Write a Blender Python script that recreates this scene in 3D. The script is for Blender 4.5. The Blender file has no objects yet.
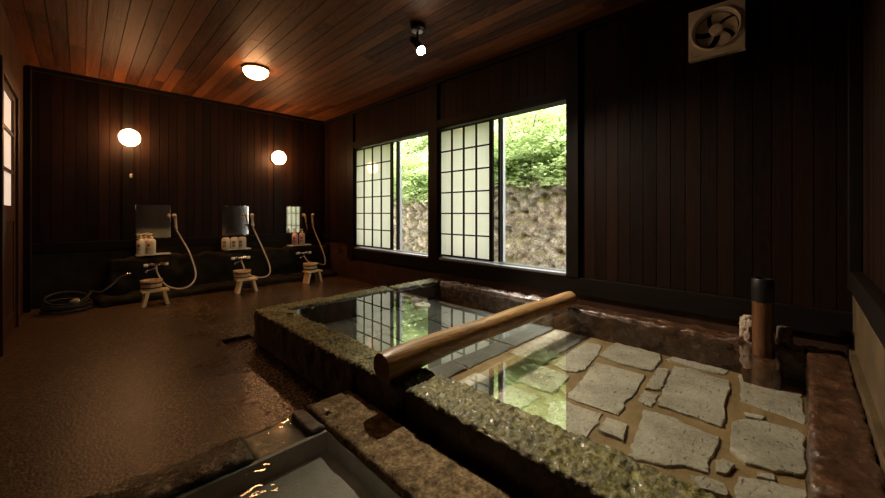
import bpy, bmesh, math, random
from mathutils import Vector, Matrix, noise

# ------------------------------------------------------------------ camera, world, light
S = bpy.context.scene
COL = S.collection
RX0, RX1, RY0, RY1, CEIL = -0.405, 2.90, -0.21, 5.69, 2.523      # room shell (metres)
WATER, RIM = 0.239, 0.25

cam_d = bpy.data.cameras.new('camera')
cam_d.sensor_width = 36.0
cam_d.lens = 362 / 885 * 36
cam_d.shift_y = -36 / 885
cam_d.clip_start = 0.02
cam = bpy.data.objects.new('camera', cam_d)
cam.location = (0, 0, 1.0)
cam.rotation_euler = (math.pi / 2, 0, -math.pi / 4)
COL.objects.link(cam)
S.camera = cam

S.view_settings.view_transform = 'Standard'
S.view_settings.look = 'None'
S.view_settings.exposure = 0.0
S.view_settings.gamma = 1.0
S.view_settings.use_curve_mapping = False
S.cycles.max_bounces = 8
S.cycles.transparent_max_bounces = 12
S.cycles.use_denoising = True
S.cycles.sample_clamp_indirect = 4.0
S.cycles.caustics_reflective = False

W = bpy.data.worlds.new('overcast_sky')
S.world = W
W.use_nodes = True
W.node_tree.nodes['Background'].inputs[0].default_value = (1.0, 1.0, 0.96, 1)
W.node_tree.nodes['Background'].inputs[1].default_value = 6.2

sun_d = bpy.data.lights.new('sun', 'SUN')
sun_d.energy = 17.0
sun_d.angle = math.radians(35)
sun_d.color = (1.0, 0.98, 0.9)
sun = bpy.data.objects.new('sun', sun_d)
sun.location = (5, 4, 9)
sun.rotation_euler = Vector((-0.17, -0.12, -0.97)).to_track_quat('-Z', 'Y').to_euler()
COL.objects.link(sun)

SPOT_COLOR, SPOT_POWER = (1.0, 0.84, 0.66), 300.0
LAMP_COLOR = (1.0, 0.47, 0.19)
GLOBE_STRENGTH, DOME_STRENGTH = 72.0, 56.0

# ------------------------------------------------------------------ node helpers
def new_mat(name):
    m = bpy.data.materials.new(name)
    m.use_nodes = True
    nt = m.node_tree
    b = nt.nodes['Principled BSDF']
    return m, nt, b
def nd(nt, typ, **kw):
    n = nt.nodes.new(typ)
    for k, v in kw.items(): setattr(n, k, v)
    return n
def ramp(nt, src, stops):
    r = nd(nt, 'ShaderNodeValToRGB')
    e = r.color_ramp.elements
    while len(e) < len(stops): e.new(0.5)
    for i, (p, c) in enumerate(stops):
        e[i].position = p
        e[i].color = (*c, 1) if len(c) == 3 else c
    nt.links.new(src, r.inputs[0])
    return r.outputs[0]
def noise_tex(nt, vec, scale, detail=4, rough=0.55, dist=0.0):
    n = nd(nt, 'ShaderNodeTexNoise')
    n.inputs['Scale'].default_value = scale
    n.inputs['Detail'].default_value = detail
    n.inputs['Roughness'].default_value = rough
    n.inputs['Distortion'].default_value = dist
    nt.links.new(vec, n.inputs['Vector'])
    return n.outputs[0]
def math_n(nt, op, a, b=None, c=None):
    n = nd(nt, 'ShaderNodeMath', operation=op)
    for i, v in enumerate((a, b, c)):
        if v is None: continue
        if isinstance(v, (int, float)): n.inputs[i].default_value = v
        else: nt.links.new(v, n.inputs[i])
    return n.outputs[0]
def mix_col(nt, fac, a, b, mode='MIX'):
    n = nd(nt, 'ShaderNodeMix', data_type='RGBA', blend_type=mode)
    for i, v in ((0, fac), (6, a), (7, b)):
        if isinstance(v, (int, float)): n.inputs[i].default_value = v
        elif isinstance(v, tuple): n.inputs[i].default_value = (*v, 1)
        else: nt.links.new(v, n.inputs[i])
    return n.outputs[2]
def bump(nt, b, h, strength, dist=0.01):
    n = nd(nt, 'ShaderNodeBump')
    n.inputs['Strength'].default_value = strength
    n.inputs['Distance'].default_value = dist
    nt.links.new(h, n.inputs['Height'])
    nt.links.new(n.outputs[0], b.inputs['Normal'])
def objco(nt):
    return nd(nt, 'ShaderNodeTexCoord').outputs['Object']
def mapping(nt, vec, scale):
    n = nd(nt, 'ShaderNodeMapping')
    n.inputs['Scale'].default_value = scale
    nt.links.new(vec, n.inputs[0])
    return n.outputs[0]

def plain(name, col, rough=0.5, metal=0.0, coat=0.0, ior=1.45):
    m, nt, b = new_mat(name)
    b.inputs['Base Color'].default_value = (*col, 1)
    b.inputs['Roughness'].default_value = rough
    b.inputs['Metallic'].default_value = metal
    b.inputs['Coat Weight'].default_value = coat
    b.inputs['IOR'].default_value = ior
    h = noise_tex(nt, objco(nt), 60, 2)
    bump(nt, b, h, 0.04, 0.002)
    return m

def wood(name, c_dark, c_light, axis, rough=0.5, grain=34.0, spec=0.5, vary=0.5, bstr=0.2):
    """board wood: grain runs along axis; every board (mesh island) has its own tone and figure"""
    m, nt, b = new_mat(name)
    co = objco(nt)
    rnd = nd(nt, 'ShaderNodeNewGeometry').outputs['Random Per Island']
    off = nd(nt, 'ShaderNodeCombineXYZ')
    for i in range(3): nt.links.new(math_n(nt, 'MULTIPLY', rnd, 17.0 + 5 * i), off.inputs[i])
    add = nd(nt, 'ShaderNodeVectorMath', operation='ADD')
    nt.links.new(co, add.inputs[0]); nt.links.new(off.outputs[0], add.inputs[1])
    sc = [grain] * 3
    sc['XYZ'.index(axis)] = grain / 22
    fine = noise_tex(nt, mapping(nt, add.outputs[0], sc), 1.0, 6, 0.6, 0.6)
    sc2 = [7.0] * 3
    sc2['XYZ'.index(axis)] = 0.8
    big = noise_tex(nt, mapping(nt, add.outputs[0], sc2), 1.0, 3, 0.5, 1.6)
    rings = math_n(nt, 'FRACT', math_n(nt, 'MULTIPLY', big, 9.0))
    v = math_n(nt, 'ADD', math_n(nt, 'MULTIPLY', fine, 0.6), math_n(nt, 'MULTIPLY', rings, 0.22))
    v = math_n(nt, 'ADD', v, math_n(nt, 'MULTIPLY', math_n(nt, 'SUBTRACT', rnd, 0.5), vary))
    c = ramp(nt, v, [(0.12, c_dark), (0.72, c_light)])
    nt.links.new(c, b.inputs['Base Color'])
    b.inputs['Roughness'].default_value = rough
    b.inputs['Specular IOR Level'].default_value = spec
    bump(nt, b, math_n(nt, 'ADD', fine, math_n(nt, 'MULTIPLY', rings, 0.3)), bstr, 0.004)
    return m

def stone(name, cols, scale=9.0, rough=0.6, bstr=0.5, fine=140.0, coat=0.0, pit=None, moss=None, spec=0.5):
    m, nt, b = new_mat(name)
    co = objco(nt)
    n1 = noise_tex(nt, co, scale, 7, 0.65)
    n2 = noise_tex(nt, co, fine, 3, 0.6)
    v = math_n(nt, 'ADD', math_n(nt, 'MULTIPLY', n1, 0.65), math_n(nt, 'MULTIPLY', n2, 0.35))
    k = len(cols)
    c = ramp(nt, v, [(0.36 + 0.28 * i / (k - 1), cols[i]) for i in range(k)])
    h = math_n(nt, 'ADD', n1, math_n(nt, 'MULTIPLY', n2, 0.5))
    if pit:
        st = noise_tex(nt, mapping(nt, co, pit), 1.0, 2, 0.5)
        pm = ramp(nt, st, [(0.30, (0.35, 0.35, 0.33)), (0.38, (1, 1, 1))])
        c = mix_col(nt, 1.0, c, pm, 'MULTIPLY')
        h = math_n(nt, 'ADD', h, math_n(nt, 'MULTIPLY', math_n(nt, 'MINIMUM', st, 0.4), 2.0))
    if moss:
        nz = nd(nt, 'ShaderNodeSeparateXYZ')
        nt.links.new(nd(nt, 'ShaderNodeNewGeometry').outputs['Normal'], nz.inputs[0])
        mm = math_n(nt, 'ADD', math_n(nt, 'MULTIPLY', nz.outputs[2], 0.75), math_n(nt, 'SUBTRACT', noise_tex(nt, co, 14, 5), 0.62))
        mf = ramp(nt, mm, [(0.18, (0, 0, 0)), (0.52, (1, 1, 1))])
        mc = ramp(nt, math_n(nt, 'ADD', math_n(nt, 'MULTIPLY', noise_tex(nt, co, 60, 4, 0.7), .7), math_n(nt, 'MULTIPLY', noise_tex(nt, co, 11, 2), .3)), [(0.36, moss[0]), (0.5, moss[1]), (0.64, moss[2])])
        c = mix_col(nt, mf, c, mc)
    nt.links.new(c, b.inputs['Base Color'])
    b.inputs['Roughness'].default_value = rough
    b.inputs['Specular IOR Level'].default_value = spec
    b.inputs['Coat Weight'].default_value = coat
    b.inputs['Coat Roughness'].default_value = 0.18
    bump(nt, b, h, bstr, 0.012)
    return m

def tone_by_stone(m):
    """each field stone keeps its own colour (mesh attribute 'stone_tone')"""
    nt = m.node_tree; b = nt.nodes['Principled BSDF']
    src = b.inputs['Base Color'].links[0].from_socket
    at = nd(nt, 'ShaderNodeAttribute', attribute_name='stone_tone')
    c = ramp(nt, at.outputs['Fac'], [(0.0, (0.62, 0.60, 0.52)), (0.35, (1.0, 0.99, 0.93)), (0.65, (1.10, 1.00, 0.88)), (1.0, (1.35, 1.34, 1.28))])
    nt.links.new(mix_col(nt, 1.0, src, c, 'MULTIPLY'), b.inputs['Base Color'])
    return m

def emitter(name, col, strength):
    m, nt, b = new_mat(name)
    b.inputs['Base Color'].default_value = (0.9, 0.88, 0.85, 1)
    b.inputs['Roughness'].default_value = 0.3
    b.inputs['Emission Color'].default_value = (*col, 1)
    b.inputs['Emission Strength'].default_value = strength
    return m

def water_mat(name, tint, ior, ripple, rscale, cloud=0.0):
    m, nt, b = new_mat(name)
    nt.nodes.remove(b)
    out = nt.nodes['Material Output']
    tr = nd(nt, 'ShaderNodeBsdfTransparent'); tr.inputs[0].default_value = (*tint, 1)
    gl = nd(nt, 'ShaderNodeBsdfGlossy'); gl.inputs['Roughness'].default_value = 0.0
    gl.inputs[0].default_value = (1, 1, 1, 1)
    fr = nd(nt, 'ShaderNodeFresnel')
    bf = nd(nt, 'ShaderNodeNewGeometry').outputs['Backfacing']     # same reflectance from both sides of the surface
    nt.links.new(math_n(nt, 'ADD', math_n(nt, 'MULTIPLY', bf, 1 / ior - ior), ior), fr.inputs[0])
    h = noise_tex(nt, objco(nt), rscale, 2, 0.4, 0.8)
    bp = nd(nt, 'ShaderNodeBump'); bp.inputs['Strength'].default_value = ripple; bp.inputs['Distance'].default_value = 0.01
    nt.links.new(h, bp.inputs['Height'])
    nt.links.new(bp.outputs[0], gl.inputs['Normal'])
    under = tr.outputs[0]
    if cloud:                                             # milky mineral water
        df = nd(nt, 'ShaderNodeBsdfDiffuse'); df.inputs[0].default_value = (0.46, 0.46, 0.40, 1)
        mc = nd(nt, 'ShaderNodeMixShader'); mc.inputs[0].default_value = cloud
        nt.links.new(tr.outputs[0], mc.inputs[1]); nt.links.new(df.outputs[0], mc.inputs[2])
        under = mc.outputs[0]
    mx = nd(nt, 'ShaderNodeMixShader')
    nt.links.new(fr.outputs[0], mx.inputs[0]); nt.links.new(under, mx.inputs[1]); nt.links.new(gl.outputs[0], mx.inputs[2])
    nt.links.new(mx.outputs[0], out.inputs[0])
    return m

def leaf_mat(name, c1, c2, c3):
    m, nt, b = new_mat(name)
    nt.nodes.remove(b)
    out = nt.nodes['Material Output']
    rnd = nd(nt, 'ShaderNodeNewGeometry').outputs['Random Per Island']
    c = ramp(nt, rnd, [(0.0, c1), (0.5, c2), (1.0, c3)])
    d = nd(nt, 'ShaderNodeBsdfDiffuse'); t = nd(nt, 'ShaderNodeBsdfTranslucent')
    nt.links.new(c, d.inputs[0]); nt.links.new(c, t.inputs[0])
    mx = nd(nt, 'ShaderNodeMixShader'); mx.inputs[0].default_value = 0.45
    nt.links.new(d.outputs[0], mx.inputs[1]); nt.links.new(t.outputs[0], mx.inputs[2])
    nt.links.new(mx.outputs[0], out.inputs[0])
    return m

def paper_mat():
    m, nt, b = new_mat('white_acrylic')
    nt.nodes.remove(b)
    out = nt.nodes['Material Output']
    n = noise_tex(nt, mapping(nt, objco(nt), (4, 14, 1)), 3, 3)
    c = ramp(nt, n, [(0.3, (0.93, 0.93, 0.85)), (0.7, (0.98, 0.97, 0.89))])
    d = nd(nt, 'ShaderNodeBsdfDiffuse'); t = nd(nt, 'ShaderNodeBsdfTranslucent'); g = nd(nt, 'ShaderNodeBsdfGlossy')
    g.inputs['Roughness'].default_value = 0.03
    nt.links.new(c, d.inputs[0]); nt.links.new(c, t.inputs[0])
    m1 = nd(nt, 'ShaderNodeMixShader'); m1.inputs[0].default_value = 0.92
    nt.links.new(d.outputs[0], m1.inputs[1]); nt.links.new(t.outputs[0], m1.inputs[2])
    fr = nd(nt, 'ShaderNodeFresnel'); fr.inputs[0].default_value = 1.45
    m2 = nd(nt, 'ShaderNodeMixShader')
    nt.links.new(fr.outputs[0], m2.inputs[0]); nt.links.new(m1.outputs[0], m2.inputs[1]); nt.links.new(g.outputs[0], m2.inputs[2])
    nt.links.new(m2.outputs[0], out.inputs[0])
    return m

def floor_mat():
    m, nt, b = new_mat('pebble_wash_floor')
    co = objco(nt)
    vo = nd(nt, 'ShaderNodeTexVoronoi'); vo.inputs['Scale'].default_value = 95
    nt.links.new(co, vo.inputs['Vector'])
    n1 = noise_tex(nt, co, 1.2, 3)
    spk = nd(nt, 'ShaderNodeSeparateColor'); nt.links.new(vo.outputs['Color'], spk.inputs[0])
    v = math_n(nt, 'ADD', math_n(nt, 'MULTIPLY', n1, 0.4), math_n(nt, 'MULTIPLY', spk.outputs[0], 0.6))
    c = ramp(nt, v, [(0.2, (0.018, 0.011, 0.0055)), (0.5, (0.060, 0.036, 0.0175)), (0.85, (0.22, 0.138, 0.072))])
    nt.links.new(c, b.inputs['Base Color'])
    xyz = nd(nt, 'ShaderNodeSeparateXYZ'); nt.links.new(co, xyz.inputs[0])          # splashed wet beside the bath
    near = ramp(nt, math_n(nt, 'ADD', xyz.outputs[0], math_n(nt, 'MULTIPLY', math_n(nt, 'SUBTRACT', noise_tex(nt, co, 2.0, 3), .5), .8)), [(0.45, (0.38, 0.38, 0.38)), (0.75, (0.23, 0.23, 0.23))])
    nt.links.new(near, b.inputs['Roughness'])
    h = math_n(nt, 'ADD', math_n(nt, 'MULTIPLY', vo.outputs['Distance'], -1.0), math_n(nt, 'MULTIPLY', n1, 0.4))
    bump(nt, b, h, 0.22, 0.006)
    return m

M = {}
M['board'] = wood('dark_cedar_boards', (0.0038, 0.0014, 0.0006), (0.0185, 0.0072, 0.0028), 'Z', 0.55, 30, 0.12, 0.4)
M['ceil'] = wood('brown_cedar_ceiling', (0.018, 0.006, 0.0022), (0.165, 0.058, 0.018), 'Y', 0.55, 30, 0.16, 0.42, 0.5)
M['post'] = wood('black_stained_post', (0.004, 0.003, 0.0025), (0.013, 0.009, 0.006), 'Z', 0.5, 30, 0.1, 0.2)
M['beam_x'] = wood('black_stained_beam', (0.004, 0.003, 0.0025), (0.012, 0.008, 0.0055), 'X', 0.5, 30, 0.1, 0.2)
M['beam_y'] = wood('black_stained_rail', (0.004, 0.003, 0.0025), (0.012, 0.008, 0.0055), 'Y', 0.5, 30, 0.1, 0.2)
M['door'] = wood('brown_door_wood', (0.018, 0.007, 0.003), (0.075, 0.030, 0.012), 'Z', 0.5, 30, 0.3, 0.2)
M['pale'] = wood('pale_hinoki', (0.66, 0.45, 0.22), (0.92, 0.72, 0.43), 'X', 0.5, 40, 0.4, 0.15)
M['pale_z'] = wood('pale_hinoki_staves', (0.62, 0.42, 0.20), (0.90, 0.69, 0.40), 'Z', 0.5, 40, 0.4, 0.25)
M['hoop'] = plain('dark_copper_hoop', (0.10, 0.055, 0.02), 0.35, 0.8)
M['log'] = wood('weathered_log', (0.045, 0.016, 0.005), (0.56, 0.30, 0.10), 'X', 0.36, 46, 0.5, 0.0, 0.5)
M['log_end'] = wood('cut_log_end', (0.10, 0.035, 0.012), (0.30, 0.13, 0.05), 'Y', 0.55, 30, 0.4, 0.0)
M['spout'] = wood('wet_cedar_spout', (0.025, 0.009, 0.003), (0.20, 0.080, 0.027), 'Z', 0.28, 36, 0.6, 0.0, 0.3)
M['dado'] = stone('dark_mortar', [(0.009, 0.008, 0.004), (0.017, 0.014, 0.007), (0.032, 0.025, 0.013)], 5, 0.8, 0.5, spec=0.12)
M['brown_base'] = stone('brown_lower_wall', [(0.022, 0.010, 0.005), (0.040, 0.019, 0.010), (0.06, 0.030, 0.016)], 4, 0.6, 0.25, spec=0.2)
M['plaster'] = stone('yellow_brown_plaster', [(0.040, 0.025, 0.009), (0.080, 0.050, 0.018), (0.135, 0.087, 0.033)], 5, 0.6, 0.25)
M['rim'] = stone('mossy_tuff', [(0.020, 0.012, 0.008), (0.048, 0.028, 0.018), (0.09, 0.055, 0.034)], 10, 0.62, 1.0, 75, 0.12,
                 moss=((0.026, 0.022, 0.005), (0.120, 0.106, 0.021), (0.33, 0.29, 0.080)))
M['wetrim'] = stone('wet_red_brown_stone', [(0.028, 0.012, 0.006), (0.070, 0.032, 0.015), (0.15, 0.078, 0.040)], 12, 0.25, 1.0, 60, 0.5)
M['litrim'] = stone('wet_stone_lit_tone', [(0.10, 0.075, 0.060), (0.24, 0.19, 0.16), (0.42, 0.36, 0.32)], 12, 0.22, 0.9, 60, 0.6)  # paler copy of the wet rim stone, window light painted into its colour
M['tan'] = stone('tan_tuff', [(0.050, 0.032, 0.014), (0.19, 0.130, 0.060), (0.42, 0.31, 0.155)], 26, 0.85, 0.8, 90, 0.0, spec=0.25)
M['darkrock'] = stone('rough_dark_stone', [(0.035, 0.023, 0.014), (0.070, 0.045, 0.026), (0.12, 0.08, 0.045)], 12, 0.6, 0.9, 120, 0.15)
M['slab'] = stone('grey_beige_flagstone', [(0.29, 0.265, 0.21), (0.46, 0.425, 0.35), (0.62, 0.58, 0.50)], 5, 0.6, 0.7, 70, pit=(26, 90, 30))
M['slab_shade'] = stone('shade_toned_flagstone', [(0.075, 0.080, 0.078), (0.115, 0.122, 0.118), (0.16, 0.168, 0.16)], 5, 0.6, 0.6, 70)  # darker flagstone copy: shade over the left half is put into its colour
M['bed'] = stone('sandy_mortar_bed', [(0.20, 0.125, 0.050), (0.28, 0.185, 0.080), (0.36, 0.25, 0.12)], 8, 0.7, 0.4)
M['tank'] = stone('grey_cement', [(0.27, 0.265, 0.225), (0.36, 0.35, 0.30), (0.45, 0.435, 0.37)], 6, 0.6, 0.3)
M['wetslab'] = stone('wet_grey_slab', [(0.09, 0.085, 0.062), (0.14, 0.13, 0.10), (0.20, 0.19, 0.15)], 6, 0.3, 0.5, 40, 0.3)
M['floor'] = floor_mat()
M['water'] = water_mat('clear_bath_water', (0.93, 0.94, 0.88), 2.2, 0.03, 2.2)
M['water_s'] = water_mat('plunge_water', (0.90, 0.92, 0.88), 1.33, 0.32, 15, 0.06)
M['paper'] = paper_mat()
M['alu'] = plain('grey_aluminium', (0.42, 0.43, 0.45), 0.35, 0.7)
M['globe'] = emitter('lit_globe_glass', LAMP_COLOR, GLOBE_STRENGTH)
M['dome'] = emitter('lit_dome_glass', LAMP_COLOR, DOME_STRENGTH)
M['bulb'] = emitter('lit_bulb', (1.0, 0.74, 0.50), 100.0)
M['doorglass'] = emitter('frosted_glass_lit_from_next_room', (1.0, 0.80, 0.62), 0.62)
M['black'] = plain('black_metal', (0.012, 0.011, 0.010), 0.4, 0.3)
M['rubber'] = plain('black_rubber', (0.008, 0.008, 0.010), 0.6)
M['cream'] = plain('cream_plastic', (0.84, 0.76, 0.64), 0.35, 0, 0.2)
M['fanblade'] = plain('cream_fan_blade', (0.74, 0.66, 0.54), 0.35, 0, 0.2)
M['white'] = plain('white_plastic', (0.80, 0.76, 0.66), 0.3, 0, 0.3)
M['pinkish'] = plain('pale_pink_plastic', (0.70, 0.50, 0.42), 0.3, 0, 0.3)
M['ivory'] = plain('ivory_plastic', (0.78, 0.70, 0.52), 0.3, 0, 0.3)
M['red'] = plain('red_print', (0.45, 0.03, 0.03), 0.5)
M['ink'] = plain('black_print', (0.02, 0.02, 0.02), 0.5)
M['green_ink'] = plain('green_print', (0.06, 0.16, 0.06), 0.5)
M['chrome'] = plain('chrome', (0.65, 0.63, 0.60), 0.15, 1.0)
M['hosew'] = plain('cream_shower_hose', (0.66, 0.56, 0.42), 0.35)
M['brass'] = plain('dull_brass', (0.30, 0.20, 0.09), 0.35, 0.9)
M['rockface'] = tone_by_stone(stone('mossy_field_stone', [(0.08, 0.068, 0.044), (0.24, 0.21, 0.16), (0.52, 0.48, 0.42)], 11, 0.8, 1.0, 45,
                      moss=((0.10, 0.11, 0.035), (0.22, 0.21, 0.08), (0.36, 0.33, 0.15))))
M['palerock'] = stone('pale_rock', [(0.28, 0.20, 0.13), (0.45, 0.35, 0.25), (0.62, 0.50, 0.38)], 22, 0.6, 0.9)
M['soil'] = stone('leafy_slope', [(0.20, 0.24, 0.12), (0.32, 0.37, 0.20), (0.46, 0.50, 0.30)], 6, 0.9, 0.8)
M['gravel'] = stone('light_bounce_gravel', [(0.42, 0.40, 0.36), (0.56, 0.54, 0.49), (0.68, 0.66, 0.60)], 12, 0.9, 0.8, 50)  # pale tone chosen to bounce daylight up onto the shoji; ground itself is unseen
M['leaf'] = leaf_mat('pale_green_leaves', (0.36, 0.47, 0.20), (0.52, 0.63, 0.31), (0.72, 0.78, 0.48))
M['leafd'] = leaf_mat('mid_green_leaves', (0.26, 0.36, 0.13), (0.42, 0.52, 0.23), (0.60, 0.67, 0.38))
M['twig'] = plain('grey_brown_twig', (0.16, 0.11, 0.07), 0.8)
M['dry'] = plain('dry_leaf_tan', (0.42, 0.36, 0.22), 0.7)

def mirror_mat():
    m, nt, b = new_mat('old_mirror_glass')
    b.inputs['Metallic'].default_value = 1.0
    n = noise_tex(nt, objco(nt), 22, 6, 0.7)
    c = ramp(nt, n, [(0.30, (0.25, 0.22, 0.15)), (0.42, (0.80, 0.80, 0.72))])
    nt.links.new(c, b.inputs['Base Color'])
    b.inputs['Roughness'].default_value = 0.06
    return m
M['mirror'] = mirror_mat()

# ------------------------------------------------------------------ mesh helpers
def link_bm(name, bm, mat, parent=None, smooth=False, bevel=0.0):
    bmesh.ops.recalc_face_normals(bm, faces=bm.faces)
    me = bpy.data.meshes.new(name)
    bm.to_mesh(me); bm.free()
    for m in (mat if isinstance(mat, (list, tuple)) else [mat]): me.materials.append(M[m])
    o = bpy.data.objects.new(name, me)
    COL.objects.link(o)
    if smooth:
        for p in me.polygons: p.use_smooth = True
        if smooth != 'all':
            me.set_sharp_from_angle(angle=math.radians(40))
    if parent: o.parent = parent
    if bevel:
        md = o.modifiers.new('bevel', 'BEVEL'); md.width = bevel; md.segments = 2; md.limit_method = 'ANGLE'
    return o
def tag(o, label, cat, group=None, kind=None):
    o['label'] = label; o['category'] = cat
    if group: o['group'] = group
    if kind: o['kind'] = kind
    return o
def thing(name, label, cat, loc=(0, 0, 0), group=None, rz=0.0):
    o = bpy.data.objects.new(name, None)
    o.empty_display_size = 0.05
    COL.objects.link(o)
    o.location = loc; o.rotation_euler = (0, 0, rz)
    return tag(o, label, cat, group)
def struct(o, label=None, cat=None):
    o['kind'] = 'structure'
    if label: o['label'] = label
    if cat: o['category'] = cat
    return o
def dup(root, loc, label, group=None, rz=0.0):
    r = root.copy(); COL.objects.link(r); r.location = loc; r.rotation_euler = (0, 0, rz)
    r['label'] = label
    if group: r['group'] = group
    for ch in list(root.children):
        c = ch.copy(); COL.objects.link(c); c.parent = r
        for g in ch.children:
            d = g.copy(); COL.objects.link(d); d.parent = c
    return r
BM = bmesh.new
def bx(bm, x0, x1, y0, y1, z0, z1, mi=0):
    v = [bm.verts.new(p) for p in ((x0,y0,z0),(x1,y0,z0),(x1,y1,z0),(x0,y1,z0),(x0,y0,z1),(x1,y0,z1),(x1,y1,z1),(x0,y1,z1))]
    for f in ((0,3,2,1),(4,5,6,7),(0,1,5,4),(1,2,6,5),(2,3,7,6),(3,0,4,7)):
        bm.faces.new([v[i] for i in f]).material_index = mi
    return v
def frame_of(d):
    d = Vector(d).normalized()
    a = Vector((0, 0, 1)) if abs(d.z) < 0.9 else Vector((1, 0, 0))
    u = d.cross(a).normalized()
    return u, d.cross(u).normalized()
def tube(bm, pts, r, n=10, cap=True, mi=0):
    pts = [Vector(p) for p in pts]
    rs = r if isinstance(r, (list, tuple)) else [r] * len(pts)
    rings = []
    u = None
    for i, p in enumerate(pts):
        d = (pts[min(i + 1, len(pts) - 1)] - pts[max(i - 1, 0)]).normalized()
        if u is None: u, w = frame_of(d)
        else:
            u = (u - d * u.dot(d)).normalized(); w = d.cross(u)
        rings.append([bm.verts.new(p + (u * math.cos(2*math.pi*k/n) + w * math.sin(2*math.pi*k/n)) * rs[i]) for k in range(n)])
    for a, b in zip(rings, rings[1:]):
        for k in range(n): bm.faces.new((a[k], a[(k+1) % n], b[(k+1) % n], b[k])).material_index = mi
    if cap:
        bm.faces.new(rings[0][::-1]).material_index = mi; bm.faces.new(rings[-1]).material_index = mi
def lathe(bm, prof, c=(0, 0, 0), n=24, mi=0, rot=None):
    """prof: list of (radius, z); radius 0 ends close the shape"""
    c = Vector(c); rings = []
    for r, z in prof:
        if r < 1e-6:
            p = Vector((0, 0, z)); rings.append([bm.verts.new(c + (rot @ p if rot else p))])
        else:
            ring = []
            for k in range(n):
                p = Vector((r*math.cos(2*math.pi*k/n), r*math.sin(2*math.pi*k/n), z))
                ring.append(bm.verts.new(c + (rot @ p if rot else p)))
            rings.append(ring)
    for a, b in zip(rings, rings[1:]):
        for k in range(n):
            if len(a) == 1 and len(b) == 1: continue
            if len(a) == 1: f = (a[0], b[(k+1) % n], b[k])
            elif len(b) == 1: f = (a[k], a[(k+1) % n], b[0])
            else: f = (a[k], a[(k+1) % n], b[(k+1) % n], b[k])
            bm.faces.new(f).material_index = mi
def ball_prof(r, n=10, z=0.0, squash=1.0):
    return [(r*math.sin(math.pi*i/n), z - r*squash*math.cos(math.pi*i/n)) for i in range(n + 1)]
def spline(pts, n=8):
    P = [Vector(p) for p in pts]; out = []
    for i in range(len(P) - 1):
        p0, p1, p2, p3 = P[max(i-1, 0)], P[i], P[i+1], P[min(i+2, len(P)-1)]
        for k in range(n):
            t = k / n
            out.append(0.5*((2*p1) + (p2-p0)*t + (2*p0-5*p1+4*p2-p3)*t*t + (3*p1-p0-3*p2+p3)*t**3))
    out.append(P[-1])
    return out
def fbm(p, f, o=3):
    return noise.fractal(Vector(p) * f, 1.0, 2.0, o)
def rough_block(bm, x0, x1, y0, y1, z0, z1, res=0.02, amp=0.008, freq=9.0, rnd=0.015, pebble=0.0, pfreq=40.0, seed=0.0, mi=0):
    """a stone block: rounded arrises, chiselled faces, optional pebbly top"""
    nx, ny, nz = [max(2, int(round((b - a) / res))) for a, b in ((x0, x1), (y0, y1), (z0, z1))]
    cache = {}
    lo = Vector((x0 + rnd, y0 + rnd, z0 + rnd)); hi = Vector((x1 - rnd, y1 - rnd, z1 - rnd))
    def V(i, j, k):
        key = (i, j, k)
        if key in cache: return cache[key]
        p = Vector((x0 + (x1-x0)*i/nx, y0 + (y1-y0)*j/ny, z0 + (z1-z0)*k/nz))
        q = Vector([min(max(p[a], lo[a]), hi[a]) for a in range(3)])
        d = p - q
        if d.length > 1e-9: p = q + d.normalized() * min(d.length, rnd)
        s = p + Vector((seed, seed * 0.7, -seed))
        nrm = (p - q).normalized() if d.length > 1e-9 else Vector((0, 0, 1))
        a = amp * (fbm(s, freq, 4))
        if pebble and nrm.z > 0.2:
            d0 = noise.voronoi(s * pfreq)[0]
            a += pebble * (0.6 - d0[0]) * nrm.z
        p = p + nrm * a
        cache[key] = bm.verts.new(p)
        return cache[key]
    def quad(*vs): bm.faces.new(vs).material_index = mi
    for i in range(nx):
        for j in range(ny):
            quad(V(i,j,nz), V(i+1,j,nz), V(i+1,j+1,nz), V(i,j+1,nz))
            quad(V(i,j,0), V(i,j+1,0), V(i+1,j+1,0), V(i+1,j,0))
    for i in range(nx):
        for k in range(nz):
            quad(V(i,0,k), V(i+1,0,k), V(i+1,0,k+1), V(i,0,k+1)); quad(V(i,ny,k), V(i,ny,k+1), V(i+1,ny,k+1), V(i+1,ny,k))
    for j in range(ny):
        for k in range(nz):
            quad(V(0,j,k), V(0,j,k+1), V(0,j+1,k+1), V(0,j+1,k)); quad(V(nx,j,k), V(nx,j+1,k), V(nx,j+1,k+1), V(nx,j,k+1))
def rock(bm, c, rx, ry, rz, seed, rough=0.25, sub=3):
    t = bmesh.new(); bmesh.ops.create_icosphere(t, subdivisions=sub, radius=1.0)
    mp = {}
    for v in t.verts:
        p = v.co.copy()
        k = 1 + rough * fbm(p + Vector((seed, 0, 0)), 1.6, 4)
        p = Vector((max(-.93, min(.93, p.x*k)), max(-.93, min(.93, p.y*k)), max(-.93, min(.93, p.z*k)))) / .93
        mp[v] = bm.verts.new(Vector(c) + Vector((p.x*rx, p.y*ry, p.z*rz)))
    for f in t.faces: bm.faces.new([mp[v] for v in f.verts])
    t.free()

R = random.Random(7)

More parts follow.
